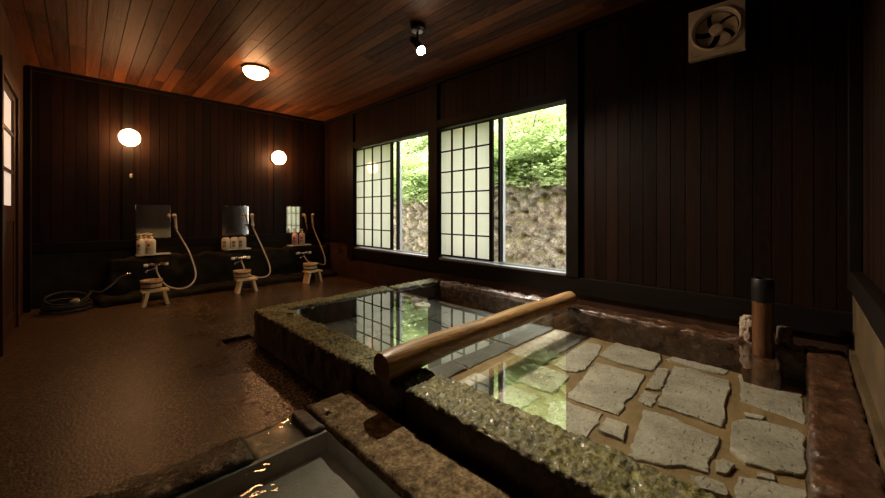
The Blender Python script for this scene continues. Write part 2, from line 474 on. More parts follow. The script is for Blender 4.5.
# ------------------------------------------------------------------ room shell
# floor: laid around the sunken plunge pool, with a shallow gutter beside the large bath
SPX0, SPX1, SPY1 = -0.26, 0.715, 1.385
bm = BM()
bx(bm, RX0 - .11, 0.78, SPY1 + 0.165, RY1, -0.12, 0.0)
bx(bm, 0.78, 0.985, 3.24, RY1, -0.12, 0.0)
bx(bm, 0.78, 0.985, SPY1 + 0.165, 3.24, -0.12, -0.03)
bx(bm, 0.985, RX1, 2.9, RY1, -0.12, 0.0)
bx(bm, 0.985, RX1, RY0, 2.9, -0.12, 0.0)
bx(bm, SPX1 + 0.02, 0.985, RY0, SPY1 + 0.165, -0.12, 0.0)
bx(bm, RX0, SPX0 - 0.04, RY0, SPY1 + 0.165, -0.12, 0.0)
bx(bm, SPX0 - 0.04, SPX1 + 0.02, SPY1 + 0.04, SPY1 + 0.165, -0.12, 0.0)
struct(link_bm('floor', bm, 'floor'), 'brown pebble-wash concrete bathroom floor', 'floor')

def boards_v(bm, along, a0, a1, plane, depth, z0, z1, w, gap=0.004, rng=None):
    """vertical boards along X or Y, faces at plane, thickness depth (signed, into the wall)"""
    n = max(1, int(round((a1 - a0) / w))); w = (a1 - a0) / n
    for i in range(n):
        p, q = a0 + i*w + gap/2, a0 + (i+1)*w - gap/2
        s = sorted((plane + (rng.uniform(0, 0.0015) if rng else 0) * (1 if depth > 0 else -1), plane + depth))
        if along == 'Y': bx(bm, s[0], s[1], p, q, z0, z1)
        else: bx(bm, p, q, s[0], s[1], z0, z1)

# window bays on the east wall
W1 = (3.107, 4.75); W2 = (1.406, 2.957)
WZ0, WZ1 = 0.48, 1.967
bm = BM()
T = 0.02
boards_v(bm, 'Y', RY0, 1.355, RX1, T, 0.47, CEIL, 0.088, rng=R)
boards_v(bm, 'Y', 1.355, 2.957, RX1, T, 2.06, CEIL, 0.088, rng=R)
boards_v(bm, 'Y', 3.107, 4.75, RX1, T, 2.06, CEIL, 0.088, rng=R)
boards_v(bm, 'Y', 4.90, RY1, RX1, T, 0.66, CEIL, 0.088, rng=R)
E0, E1 = RX1 + T, RX1 + 0.12
for y0, y1, z0, z1 in ((RY0 - .1, W2[0], -0.12, CEIL), (W2[0], W2[1], -0.12, WZ0), (W2[0], W2[1], WZ1, CEIL), (W2[1], W1[0], -0.12, CEIL),
                       (W1[0], W1[1], -0.12, WZ0), (W1[0], W1[1], WZ1, CEIL), (W1[1], RY1 + .1, -0.12, CEIL)):
    bx(bm, E0, E1, y0, y1, z0, z1)
struct(link_bm('wall_east', bm, 'board'), 'dark board wall with the two windows', 'wall')
bm = BM()
bx(bm, RX1 - 0.004, RX1 + 0.018, 2.9, RY1 - 0.02, 0.0, 0.31)
bx(bm, RX1 - 0.004, RX1 + 0.018, 4.93, RY1 - 0.02, 0.31, 0.565)
bx(bm, RX1 - 0.004, RX1 + 0.018, RY0 + .02, 2.9, 0.0, 0.33)
struct(link_bm('trim_1', bm, 'brown_base'), 'brown lower wall panel under the windows', 'wall panel')

bm = BM()
boards_v(bm, 'X', RX0, RX1, RY1, T, 0.60, CEIL, 0.092, rng=R)
bx(bm, RX0 - .1, RX1 + .12, RY1 + T, RY1 + .12, -0.12, CEIL)
struct(link_bm('wall_north', bm, 'board'), 'dark board back wall behind the washing places', 'wall')
bm = BM()
bx(bm, RX0 + .001, RX1 - .006, RY1 - 0.03, RY1 - .001, 0, 0.60)
struct(link_bm('trim_2', bm, 'dado'), 'dark mortar dado below the back wall rail', 'wall panel')
bm = BM()
boards_v(bm, 'X', RX0, RX1, RY0, -T, 0.60, CEIL, 0.12, rng=R)
bx(bm, RX0 - .1, RX1 + .12, RY0 - .12, RY0 - T, -0.4, CEIL)
struct(link_bm('wall_south', bm, 'board'), 'dark board wall at the right edge', 'wall')
bm = BM()
bx(bm, 0.98, RX1 - .01, RY0 - T + .001, RY0 + 0.03, 0.2, 0.60)
bx(bm, 0.98, RX1 - .01, RY0 + .028, RY0 + 0.05, 0.2, 0.305)
struct(link_bm('trim_3', bm, 'plaster'), 'yellow-brown plaster dado with a low lip at the right wall', 'wall panel')
DY0, DY1 = 3.95, 4.95
bm = BM()
boards_v(bm, 'Y', RY0, DY0, RX0, -T, 0, CEIL, 0.12, rng=R)
boards_v(bm, 'Y', DY0, DY1, RX0, -T, 2.10, CEIL, 0.12, rng=R)
boards_v(bm, 'Y', DY1, RY1, RX0, -T, 0.0, CEIL, 0.12, rng=R)
bx(bm, RX0 - .12, RX0 - T, RY0 - .1, DY0, -0.4, CEIL); bx(bm, RX0 - .12, RX0 - T, DY1, RY1 + .1, -0.12, CEIL); bx(bm, RX0 - .12, RX0 - T, DY0, DY1, 2.0, CEIL)
struct(link_bm('wall_west', bm, 'door'), 'brown board wall with the sliding door', 'wall')

bm = BM()
w = (RX1 - RX0) / 30
for i in range(30):
    y = RY0 - R.uniform(0, 1.5)
    while y < RY1:
        L = R.uniform(1.6, 2.2)
        a, b = max(y, RY0), min(y + L, RY1)
        if b - a > 0.02: bx(bm, RX0 + i*w + .0025, RX0 + (i+1)*w - .0025, a + .001, b - .001, CEIL + R.uniform(0, .0015), CEIL + .02)
        y += L
bx(bm, RX0 - .12, RX1 + .12, RY0 - .12, RY1 + .12, CEIL + .02, CEIL + .12)
struct(link_bm('ceiling', bm, 'ceil'), 'brown plank ceiling', 'ceiling')

# posts, rails and cornices (each its own piece of trim)
TN = [3]
def trim(x0, x1, y0, y1, z0, z1, mat, label):
    TN[0] += 1
    b = BM(); bx(b, x0, x1, y0, y1, z0, z1)
    return struct(link_bm('trim_%d' % TN[0], b, mat, bevel=0.004), label, 'timber trim')
trim(RX1 - .035, RX1, 1.303, 1.406, .47, CEIL, 'post', 'black post right of the right window')
trim(RX1 - .035, RX1, 2.957, 3.107, .47, CEIL, 'post', 'black post between the two windows')
trim(RX1 - .035, RX1, 4.75, 4.917, .31, CEIL, 'post', 'black post left of the left window')
trim(RX1 - .03, RX1, 1.406, 2.957, 1.967, 2.06, 'beam_y', 'black lintel over the right window')
trim(RX1 - .03, RX1, 3.107, 4.75, 1.967, 2.06, 'beam_y', 'black lintel over the left window')
trim(RX1 - .025, RX1, RY0, 4.75, .33, .472, 'beam_y', 'black sill beam running under both windows')
trim(RX1 - .04, RX1, 4.917, RY1, .565, .66, 'beam_y', 'black rail in the corner beside the left window')
trim(RX1 - .04, RX1, RY0, RY1, CEIL - .05, CEIL - .001, 'beam_y', 'cornice over the window wall')
for x in (0.399, 2.12):
    trim(x - .052, x + .052, RY1 - .025, RY1, .68, CEIL - .04, 'post', 'black post behind the %s wall lamp' % ('left' if x < 1 else 'right'))
trim(RX0, RX1, RY1 - .045, RY1, .58, .68, 'beam_x', 'black rail along the back wall')
trim(RX0, RX1, RY1 - .04, RY1, CEIL - .045, CEIL - .001, 'beam_x', 'cornice over the back wall')
trim(RX0, RX0 + .05, 5.52, RY1 - .046, 0, CEIL - .05, 'post', 'dark post in the left corner')
trim(RX1 - .09, RX1 - .046, RY0, RY0 + .05, .6, CEIL - .05, 'post', 'dark post in the right corner')
trim(.9, RX1 - .05, RY0, RY0 + .045, .60, .70, 'beam_x', 'black rail along the right wall')
trim(RX0, RX1, RY0, RY0 + .03, CEIL - .045, CEIL - .001, 'beam_x', 'cornice over the right wall')

# stone ledges under the washing places
bm = BM()
rough_block(bm, 0.22, RX1 - .01, 5.52, RY1 - .031, 0.0, 0.475, 0.03, 0.045, 6, 0.03, seed=3)
struct(link_bm('trim_30', bm, 'dado', smooth='all'), 'rough dark stone plinth carrying the washing shelves', 'stone ledge')
bm = BM()
rough_block(bm, 0.12, RX1 - .01, 5.25, 5.53, -0.01, 0.075, 0.03, 0.035, 7, 0.03, seed=8)
struct(link_bm('trim_31', bm, 'dado', smooth='all'), 'low dark stone kerb along the foot of the back wall', 'stone ledge')

# ------------------------------------------------------------------ windows
def make_window(name, y0, y1, ysplit, label):
    r = bpy.data.objects.new(name, None); COL.objects.link(r); r.location = (RX1, y0, WZ0)
    struct(r, label, 'window')
    wd, ht, sp = y1 - y0, WZ1 - WZ0, ysplit - y0
    b = BM()
    bx(b, -.02, .115, 0, .010, 0, ht); bx(b, -.02, .115, wd - .008, wd, 0, ht); bx(b, -.02, .115, .010, wd - .008, ht - .012, ht)
    link_bm('window_frame', b, 'post', r, bevel=.003)
    b = BM()
    bx(b, -.028, .13, .010, wd - .028, -.006, .014)
    for k in range(3): bx(b, .02 + k*.03, .026 + k*.03, .010, wd - .028, .018, .028)
    link_bm('window_sill', b, 'alu', r)
    b = BM()
    bx(b, .060, .10, sp - .050, sp - .008, .034, ht - .03)
    link_bm('sash_stile', b, 'alu', r, bevel=.003)
    b = BM()
    bx(b, .028, .056, sp - .034, sp - .012, .034, ht - .03)
    link_bm('meeting_stile', b, 'post', r)
    # shoji screen: lattice and pane
    s0, s1 = sp + .035, wd - .010
    b = BM()
    bx(b, -.005, .024, s0, s0 + .04, .034, ht - .03); bx(b, -.005, .024, s1 - .016, s1, .034, ht - .03)
    bx(b, -.005, .024, s0 + .04, s1 - .016, .034, .052); bx(b, -.005, .024, s0 + .04, s1 - .016, ht - .045, ht - .03)
    p0, p1, q0, q1 = s0 + .04, s1 - .016, .052, ht - .045
    for k in range(1, 4):
        y = p0 + (p1 - p0)*k/4; bx(b, -.002, .012, y - .009, y + .009, q0, q1)
    for k in range(1, 6):
        z = q0 + (q1 - q0)*k/6; bx(b, -.0025, .0125, p0, p1, z - .007, z + .007)
    lat = link_bm('shoji_lattice', b, 'post', r)
    b = BM(); bx(b, .013, .016, p0 - .004, p1 + .004, q0 - .004, q1 + .004)
    link_bm('shoji_pane', b, 'paper', lat)
    return r
make_window('window_1', W1[0] - .001, W1[1], 3.80, 'left window, white shoji screen beside an open pane onto a stone wall')
make_window('window_2', W2[0], W2[1] + .001, 2.160, 'right window, white shoji screen beside an open pane onto shrubs and rock')

# ------------------------------------------------------------------ door on the left wall
r = bpy.data.objects.new('door_1', None); COL.objects.link(r); r.location = (RX0, DY0, 0)
struct(r, 'brown sliding door with frosted panes at the left edge', 'door')
b = BM()
dw = DY1 - DY0
bx(b, -.03, .022, -.0, .06, 0, 2.10); bx(b, -.03, .022, dw - .075, dw, 0, 2.10); bx(b, -.03, .022, .06, dw - .075, 2.0, 2.10)
link_bm('door_frame', b, 'door', r, bevel=.004)
b = BM()
bx(b, -.028, .004, .062, .15, .02, 1.998); bx(b, -.028, .004, dw - .17, dw - .077, .02, 1.998)
for z0, z1 in ((.02, .16), (.93, 1.06), (1.95, 1.998)): bx(b, -.028, .004, .15, dw - .17, z0, z1)
leafd = link_bm('door_leaf', b, 'door', r, bevel=.003)
b = BM(); boards_v(b, 'Y', .151, dw - .171, -.004, -.018, .161, .929, .075); link_bm('door_panel', b, 'door', r)
b = BM()
for z in (1.34, 1.66): bx(b, -.022, .002, .15, dw - .17, z - .012, z + .012)
link_bm('muntin', b, 'door', r)
b = BM(); bx(b, -.020, -.014, .15, dw - .17, 1.06, 1.95); link_bm('frosted_pane', b, 'doorglass', r)
b = BM(); bx(b, -.06, -.03, .0, dw, 0, 2.0); link_bm('door_backing', b, 'door', r)

# ------------------------------------------------------------------ large bath
bath = thing('stone_bath', 'large mossy stone bath with flagstone bottom, crossed by a log', 'bath', (0.985, -0.21, 0))
OX, OY = 0.985, -0.21
def L(x, y): return x - OX, y - OY
def rim_stone(x0, x1, y0, y1, z0, z1, mat, seed, name='rim_stone', **kw):
    b = BM()
    a = dict(res=0.0105, amp=0.010, freq=11, rnd=0.018, pebble=0.024, pfreq=50); a.update(kw)
    rough_block(b, x0 - OX, x1 - OX, y0 - OY, y1 - OY, z0, z1, seed=seed, **a)
    return link_bm(name, b, mat, bath, smooth='all')
rim_stone(.950, 1.150, 1.585, 3.03, 0.0, RIM, 'rim', 1.3, amp=.009, res=.0085)
rim_stone(.962, 1.175, 1.215, 1.578, 0.0, RIM + .002, 'rim', 5.1, amp=.009, res=.0075)
rim_stone(.976, 1.20, -.19, 1.208, 0.0, RIM, 'rim', 9.7, amp=.008, res=.0072, pebble=.017, pfreq=60)
rim_stone(1.155, 2.20, 2.86, 3.035, 0.0, RIM, 'rim', 14.2, amp=.008)
rim_stone(2.205, 2.875, 2.83, 3.0, 0.0, RIM + .004, 'rim', 17.7, amp=.008)
rim_stone(2.745, 2.89, 1.47, 2.79, 0.0, RIM + .012, 'litrim', 21.9, amp=.014, pebble=.008)
rim_stone(2.735, 2.89, -.012, 1.46, 0.0, RIM + .004, 'wetrim', 25.0, amp=.014, pebble=.008)
rim_stone(1.205, 2.885, -.158, -.014, 0.0, RIM + .014, 'wetrim', 31.0, amp=.012, freq=15, pebble=.010, pfreq=48, res=.011)
rim_stone(2.60, 2.733, .085, .245, 0.0, .203, 'wetrim', 37.0, name='spout_footing', amp=.008, pebble=0)
b = BM()
x0, y0 = L(1.13, -.03); x1, y1 = L(2.76, 2.88)
bx(b, x0, x1, y0, y1, 0.002, 0.057)
link_bm('mortar_bed', b, 'bed', bath)
SLABS = [
 [(2.066,1.091),(2.340,1.118),(2.604,1.123),(2.611,1.015),(2.432,0.964),(2.123,0.926),(2.057,0.950),(2.040,1.009)],
 [(2.402,0.952),(2.585,0.964),(2.708,0.958),(2.715,0.802),(2.703,0.671),(2.616,0.646),(2.392,0.636),(2.372,0.747),(2.371,0.862)],
 [(1.749,0.855),(1.982,0.885),(2.271,0.923),(2.292,0.792),(2.296,0.652),(2.109,0.629),(2.009,0.621),(1.930,0.625),(1.767,0.607),(1.750,0.720)],
 [(2.127,0.599),(2.459,0.625),(2.479,0.569),(2.163,0.536)],
 [(1.964,0.591),(2.107,0.602),(2.106,0.535),(1.948,0.522)],
 [(1.981,0.503),(2.236,0.530),(2.557,0.563),(2.597,0.452),(2.557,0.424),(2.553,0.301),(2.428,0.282),(2.252,0.279),(2.061,0.252),(1.984,0.258),(1.990,0.371)],
 [(1.659,0.896),(1.706,0.834),(1.721,0.666),(1.642,0.651),(1.459,0.644),(1.449,0.732),(1.442,0.812)],
 [(1.571,0.628),(1.699,0.634),(1.715,0.558),(1.576,0.520)],
 [(1.484,0.474),(1.659,0.504),(1.897,0.542),(1.918,0.415),(1.890,0.327),(1.881,0.247),(1.600,0.250),(1.573,0.315),(1.529,0.365),(1.510,0.419)],
 [(1.443,0.626),(1.498,0.559),(1.494,0.490),(1.443,0.468),(1.406,0.532)],
 [(2.630,0.630),(2.725,0.610),(2.728,0.468),(2.725,0.314),(2.640,0.327),(2.615,0.434),(2.632,0.547)],
 [(2.700,0.266),(2.722,0.128),(2.722,0.015),(2.550,0.005),(2.278,-0.003),(2.311,0.106),(2.330,0.225)],
 [(2.050,0.223),(2.120,0.192),(2.155,0.110),(2.178,0.020),(2.140,-0.004),(1.974,-0.004),(1.820,-0.004),(1.784,0.053),(1.753,0.149),(1.809,0.208)],
 [(2.204,0.200),(2.219,0.126),(2.183,0.133),(2.163,0.199)],
 [(1.693,0.237),(1.729,0.220),(1.719,0.184),(1.634,0.198),(1.625,0.225)],
 [(1.533,0.291),(1.555,0.238),(1.564,0.189),(1.499,0.183),(1.484,0.246)],
 [(1.648,0.164),(1.699,0.078),(1.726,0.016),(1.723,-0.005),(1.414,-0.005),(1.300,0.166)],
 [(1.728,0.122),(1.761,0.076),(1.717,0.071),(1.697,0.115)],
 [(1.25,0.60),(1.40,0.61),(1.40,0.46),(1.47,0.40),(1.49,0.31),(1.42,0.20),(1.24,0.20)],
 [(1.24,0.93),(1.39,0.94),(1.40,0.66),(1.24,0.65)],
 [(1.70,1.27),(1.99,1.28),(1.99,0.95),(1.73,0.92)],
 [(1.24,1.36),(1.64,1.37),(1.66,0.95),(1.24,0.97)],
 [(2.04,1.40),(2.70,1.41),(2.70,1.16),(2.05,1.15)],
]
xs = [1.18, 1.66, 2.16, 2.72]; ys = [1.425, 1.90, 2.36, 2.86]
for i in range(3):
    for j in range(3):
        o = [R.uniform(-.03, .03) for _ in range(4)]
        SLABS.append([(xs[i]+.008, ys[j]+.008), (xs[i+1]-.008, ys[j]+.008), (xs[i+1]-.008, ys[j+1]-.008), (xs[i]+.008, ys[j+1]-.008)])
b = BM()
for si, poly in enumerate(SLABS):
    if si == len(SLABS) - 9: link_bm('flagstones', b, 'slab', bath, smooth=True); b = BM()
    n = len(poly); out = []
    cx = sum(p[0] for p in poly)/n; cy = sum(p[1] for p in poly)/n
    for i in range(n):                                    # jagged, broken edges
        p, q = Vector(poly[i]), Vector(poly[(i+1) % n])
        k = max(1, int((q - p).length / 0.016))
        for t in range(k):
            v = p.lerp(q, t/k)
            s = Vector((v.x*26, v.y*26, si*3.3)); s2 = s * 3
            v = v + Vector((noise.noise(s), noise.noise(s + Vector((9, 4, 2))))) * .010 + Vector((noise.noise(s2), noise.noise(s2 + Vector((9, 4, 2))))) * .005
            out.append(v)
    cv = Vector((cx, cy))
    tilt = (R.uniform(-.006, .006), R.uniform(-.006, .006)); top = .068 + R.uniform(-.003, .005)
    def ring(sc, z, dz=True):
        rr = []
        for v in out:
            w_ = cv + (v - cv) * sc
            zz = z + (tilt[0]*(w_.x - cx) + tilt[1]*(w_.y - cy) + .0035*fbm((w_.x, w_.y, si), 9, 3) if dz else 0)
            rr.append(b.verts.new((w_.x - OX, w_.y - OY, zz)))
        return rr
    r0 = ring(1.0, .045, False); r1 = ring(1.0, top - .004); r2 = ring(.975, top)
    rings = [r0, r1, r2] + [ring(s_, top) for s_ in (.8, .6, .4, .2)]
    for A_, B_ in zip(rings, rings[1:]):
        for i in range(len(out)):
            b.faces.new((A_[i], A_[(i+1) % len(out)], B_[(i+1) % len(out)], B_[i]))
    c_ = b.verts.new((cx - OX, cy - OY, top))
    for i in range(len(out)): b.faces.new((rings[-1][i], rings[-1][(i+1) % len(out)], c_))
o = link_bm('flagstones', b, 'slab_shade', bath, smooth=True); o['label'] = 'left-half flagstones with the dimmer light painted in as a darker blue-grey'
b = BM()
x0, y0 = L(1.12, -.04); x1, y1 = L(2.765, 2.89)
g = 24
gv = [[b.verts.new((x0 + (x1-x0)*i/g, y0 + (y1-y0)*j/g, 0)) for j in range(g+1)] for i in range(g+1)]
for i in range(g):
    for j in range(g): b.faces.new((gv[i][j], gv[i+1][j], gv[i+1][j+1], gv[i][j+1]))
o = link_bm('bath_water', b, 'water', smooth='all'); o.location = (OX, OY, WATER)
tag(o, 'clear still water filling the large stone bath', 'water', kind='stuff')

# log across the bath
pts, rs = [], []
for i in range(33):
    t = i/32
    pts.append((t*1.84, .012*math.sin(t*2.6) + .004*math.sin(t*9), .004*math.sin(t*5)))
    rs.append(.064 - .006*t + .0025*math.sin(t*13))
b = BM(); n = 28
rings = []
for i, p in enumerate(pts):
    rr = []
    for k in range(n):
        a = 2*math.pi*k/n
        r_ = rs[i] * (1 + .035*noise.noise((i*.18, math.cos(a)*1.2, math.sin(a)*1.2)) + .012*noise.noise((i*.3, math.cos(a)*5, math.sin(a)*5)))
        if i in (0, 32): r_ *= .94
        rr.append(b.verts.new((p[0] + (.006 if i == 0 else -.006 if i == 32 else 0), p[1] + r_*math.cos(a), p[2] + r_*math.sin(a))))
    rings.append(rr)
for A_, B_ in zip(rings, rings[1:]):
    for k in range(n): b.faces.new((A_[k], A_[(k+1) % n], B_[(k+1) % n], B_[k]))
b.faces.new(rings[0]).material_index = 1; b.faces.new(rings[-1]).material_index = 1
lg = link_bm('log', b, ['log', 'log_end'], smooth=True); lg.location = (.925, 1.31, RIM + .074)
tag(lg, 'barkless brown log lying across the large stone bath', 'log')

# ------------------------------------------------------------------ plunge pool in the foreground
pl = thing('plunge_pool', 'small sunken cement pool in the foreground with stone kerbs', 'pool', (SPX0, RY0, 0))
PX, PY = SPX0, RY0
b = BM()
SB = .03
bx(b, -.035, SPX1 - PX + .018, .012, SPY1 - PY + .035, SB - .04, SB)
bx(b, -.035, 0, .012, SPY1 - PY + .035, SB, .10)
bx(b, SPX1 - PX, SPX1 - PX + .018, .012, SPY1 - PY + .035, SB, .10)
bx(b, 0, SPX1 - PX, SPY1 - PY, SPY1 - PY + .018, SB, .104)
link_bm('basin', b, 'tank', pl)
def kerb(x0, x1, y0, y1, z0, z1, mat, seed, **kw):
    b = BM(); a = dict(res=0.0095, amp=0.007, freq=12, rnd=0.02, pebble=0.005, pfreq=85); a.update(kw)
    rough_block(b, x0 - PX, x1 - PX, y0 - PY, y1 - PY, z0, z1, seed=seed, **a)
    return link_bm('kerb_stone', b, mat, pl, smooth='all')
kerb(.722, .946, -.19, 1.60, .002, .13, 'tan', 2.2)
kerb(-.38, .445, 1.398, 1.565, .002, .128, 'darkrock', 6.4, amp=.010, pebble=.010, pfreq=50)
kerb(.652, .712, 1.40, 1.60, .002, .122, 'darkrock', 11.4, res=.009, rnd=.01)
b = BM(); rough_block(b, .448 - PX, .642 - PX, 1.40 - PY, 1.60 - PY, .002, .098, .02, .004, 10, .008, seed=4)
link_bm('overflow_slab', b, 'wetslab', pl, smooth='all')
b = BM()
g = 12; xa, xb, ya, yb = .002, SPX1 - PX - .002, .014, SPY1 - PY - .002
gv = [[b.verts.new((xa + (xb-xa)*i/g, ya + (yb-ya)*j/g, 0)) for j in range(g+1)] for i in range(g+1)]
for i in range(g):
    for j in range(g): b.faces.new((gv[i][j], gv[i+1][j], gv[i+1][j+1], gv[i][j+1]))
ex = [b.verts.new(p) for p in ((.45 - PX, SPY1 - PY, .0), (.64 - PX, SPY1 - PY, .0), (.64 - PX, 1.60 - PY, -.004), (.45 - PX, 1.60 - PY, -.004))]
b.faces.new(ex)
o = link_bm('plunge_pool_water', b, 'water_s', smooth='all'); o.location = (PX, PY, .106)
tag(o, 'grey-green water brimming in the small foreground pool', 'water', kind='stuff')

# ------------------------------------------------------------------ spout, rocks, disc
sp = thing('water_spout', 'upright round timber water spout with black collar at the far right of the bath', 'spout', (2.70, .166, .205))
b = BM(); lathe(b, [(0, 0), (.045, 0), (.046, .2), (.0465, .29), (.0465, .305)], n=28); link_bm('spout_body', b, 'spout', sp, smooth=True)
b = BM(); lathe(b, [(.046, .30), (.0495, .302), (.050, .36), (.0495, .424), (.046, .429), (.040, .429), (.038, .40), (0, .40)], n=28); link_bm('collar', b, 'black', sp, smooth=True)
b = BM(); rock(b, (0, 0, .070), .045, .038, .078, 3.7, .5, 4)
o = link_bm('rock', b, 'palerock', smooth='all'); o.location = (2.79, .238, RIM - .002)
tag(o, 'pale pinkish rough rock left of the timber water spout', 'rock', 'rocks beside the spout')
b = BM(); rock(b, (0, 0, .055), .045, .036, .060, 8.1, .4)
o = link_bm('rock', b, 'darkrock', smooth='all'); o.location = (2.80, .080, RIM - .002)
tag(o, 'dark rock in the shade right of the timber water spout', 'rock', 'rocks beside the spout')
dc = thing('floating_disc', 'small round white disc at the surface of the left half of the large bath', 'float', (2.0, 2.235, WATER - .022))
b = BM(); lathe(b, [(0, 0), (.055, 0), (.066, .008), (.068, .022), (.062, .030), (.050, .032), (0, .029)], n=28); link_bm('disc', b, 'white', dc, smooth=True)
b = BM(); lathe(b, [(.012, .031), (.012, .036), (0, .037)], n=14); link_bm('knob', b, 'alu', dc, smooth=True)

# ------------------------------------------------------------------ lamps
gl = thing('wall_lamp', 'lit round globe wall lamp on the left post of the back wall', 'wall lamp', (.403, RY1 - .025, 1.872), 'globe wall lamps')
b = BM(); ry = Matrix.Rotation(math.pi/2, 3, 'X')
lathe(b, [(0, 0), (.065, 0), (.065, .018), (.045, .026), (.045, .05), (0, .05)], n=24, rot=ry); link_bm('lamp_base', b, 'black', gl, smooth=True)
b = BM(); lathe(b, ball_prof(.098, 14), (0, -.135, 0), 28); link_bm('glass_globe', b, 'globe', gl, smooth='all')
dup(gl, (2.088, RY1 - .025, 1.822), 'lit round globe wall lamp on the right post of the back wall')
cl = thing('ceiling_lamp', 'lit shallow dome lamp on the plank ceiling', 'ceiling lamp', (1.305, 4.08, CEIL))
b = BM(); lathe(b, [(0, 0), (.128, 0), (.128, -.022), (.118, -.026), (0, -.026)], n=32); link_bm('lamp_base', b, 'brass', cl, smooth=True)
b = BM(); lathe(b, [(.120, -.024)] + [(.120*math.cos(a), -.028 - .085*math.sin(a)) for a in [k*math.pi/20 for k in range(10)]] + [(0, -.113)], n=32); link_bm('glass_dome', b, 'dome', cl, smooth='all')

def spotlight(label, loc, head, bulb, target):
    t = thing('spotlight', label, 'spotlight', loc)
    hd, bl = Vector(head), Vector(bulb)
    ax = (Vector(target) - (Vector(loc) + bl)).normalized()
    b = BM(); lathe(b, [(0, 0), (.062, 0), (.062, -.040), (.055, -.046), (.040, -.048), (0, -.048)], n=28); link_bm('ceiling_mount', b, 'black', t, smooth=True)
    b = BM(); lathe(b, [(.0, -.0475), (.045, -.0475), (.042, -.056), (0, -.056)], n=28); link_bm('mount_plate', b, 'alu', t, smooth=True)
    b = BM(); tube(b, [(0, 0, -.05), (0, 0, -.115), tuple(hd - ax*.045)], .009, 10); link_bm('arm', b, 'black', t, smooth=True)
    b = BM()
    u = Vector((0, 0, 1)).rotation_difference(ax).to_matrix()
    lathe(b, [(0, -.115), (.028, -.115), (.036, -.105), (.036, .0), (.041, .035), (.038, .035), (.034, .004), (0, .002)], hd, 24, rot=u)
    head_o = link_bm('lamp_head', b, 'black', t, smooth=True)
    b = BM(); lathe(b, ball_prof(.034, 10), hd + ax*.036, 20); link_bm('bulb', b, 'bulb', head_o, smooth='all')
    d = bpy.data.lights.new('spotlight_beam', 'SPOT'); d.energy = SPOT_POWER; d.color = SPOT_COLOR
    d.spot_size = math.radians(92); d.spot_blend = 1.0; d.shadow_soft_size = .055
    lo = bpy.data.objects.new('spotlight_beam', d); COL.objects.link(lo); lo.parent = t
    lo.location = hd + ax*.078
    lo.rotation_euler = ax.to_track_quat('-Z', 'Y').to_euler()
    return t
spotlight('black ceiling spotlight with a bare glowing bulb above the large bath', (1.93, 2.216, CEIL),
          (.008, -.008, -.185), (0, 0, -.22), (2.08, .35, .07))

# ------------------------------------------------------------------ ventilation fan
fn = thing('ventilation_fan', 'square cream ventilation fan high on the dark board wall', 'fan', (RX1, .40, 2.165))
FW, FH, D = .145, .162, -.045           # half width, half height, front face
def fr(a, z, x=0.0): return (x, -a, z)    # a runs to the right seen from the room
b = BM(); N = 48; RO = .134
outer, inner = [], []
for k in range(N):
    a = 2*math.pi*k/N
    if k % 12 == 6: a = math.atan2(FH*(1 if k < 24 else -1), FW*(1 if k in (6, 42) else -1))
    c_, s_ = math.cos(a), math.sin(a)
    m_ = min(FW/abs(c_) if abs(c_) > 1e-6 else 9, FH/abs(s_) if abs(s_) > 1e-6 else 9)
    outer.append((c_*m_, s_*m_)); inner.append((c_*RO, s_*RO + .008))
vo = [b.verts.new(fr(p[0], p[1], D)) for p in outer]; vb = [b.verts.new(fr(p[0], p[1], 0)) for p in outer]
prof = [(1.0, D), (.985, D - .012), (.94, D - .014), (.89, D - .004), (.86, D + .018), (.85, D + .04)]
rings = [vo] + [[b.verts.new(fr(p[0]*s_, (p[1]-.008)*s_ + .008, x)) for p in inner] for s_, x in prof]
for A_, B_ in zip(rings, rings[1:]):
    for k in range(N): b.faces.new((A_[k], A_[(k+1) % N], B_[(k+1) % N], B_[k]))
for k in range(N): b.faces.new((vo[k], vb[k], vb[(k+1) % N], vo[(k+1) % N]))
link_bm('fan_housing', b, 'cream', fn, smooth=True)
b = BM(); bx(b, -.004, -.001, -.13, .13, -.12, .13); link_bm('shutter', b, 'black', fn)
b = BM(); lathe(b, [(0, 0), (.036, 0), (.036, .022), (.030, .030), (0, .032)], (-.012, 0, .008), 24, rot=Matrix.Rotation(-math.pi/2, 3, 'Y')); hub = link_bm('hub', b, 'cream', fn, smooth=True)
for q in range(5):
    b = BM(); nr, na = 7, 6; g = []
    for i in range(nr):
        rr = .030 + .078*i/(nr-1); row = []
        wdt = math.radians(30 + 26*math.sin(math.pi*.5*i/(nr-1)))
        for j in range(na):
            t = j/(na-1)
            a = 2*math.pi*q/5 + .5 + wdt*(t - .5) - .5*i/(nr-1)
            row.append((fr(rr*math.cos(a), rr*math.sin(a) + .008, -.016 - .020*(t - .5)), a))
        g.append(row)
    for off in (0, .003):
        vv = [[b.verts.new((p[0][0] + off, p[0][1], p[0][2])) for p in row] for row in g]
        for i in range(nr-1):
            for j in range(na-1): b.faces.new((vv[i][j], vv[i+1][j], vv[i+1][j+1], vv[i][j+1]))
    link_bm('blade', b, 'fanblade', hub, smooth=True)
b = BM(); bx(b, D - .004, D, -FW + .004, FW - .004, -FH + .012, -FH + .018); link_bm('lower_lip', b, 'cream', fn, bevel=.001)
b = BM()
bx(b, D - .001, D, .123, .127, -.124, -.112); bx(b, D - .001, D, .121, .129, -.119, -.117)
for k in range(9): bx(b, D - .001, D, .128 - k*.0062 - .004, .128 - k*.0062, -.1405, -.1365)
link_bm('red_print', b, 'red', fn)

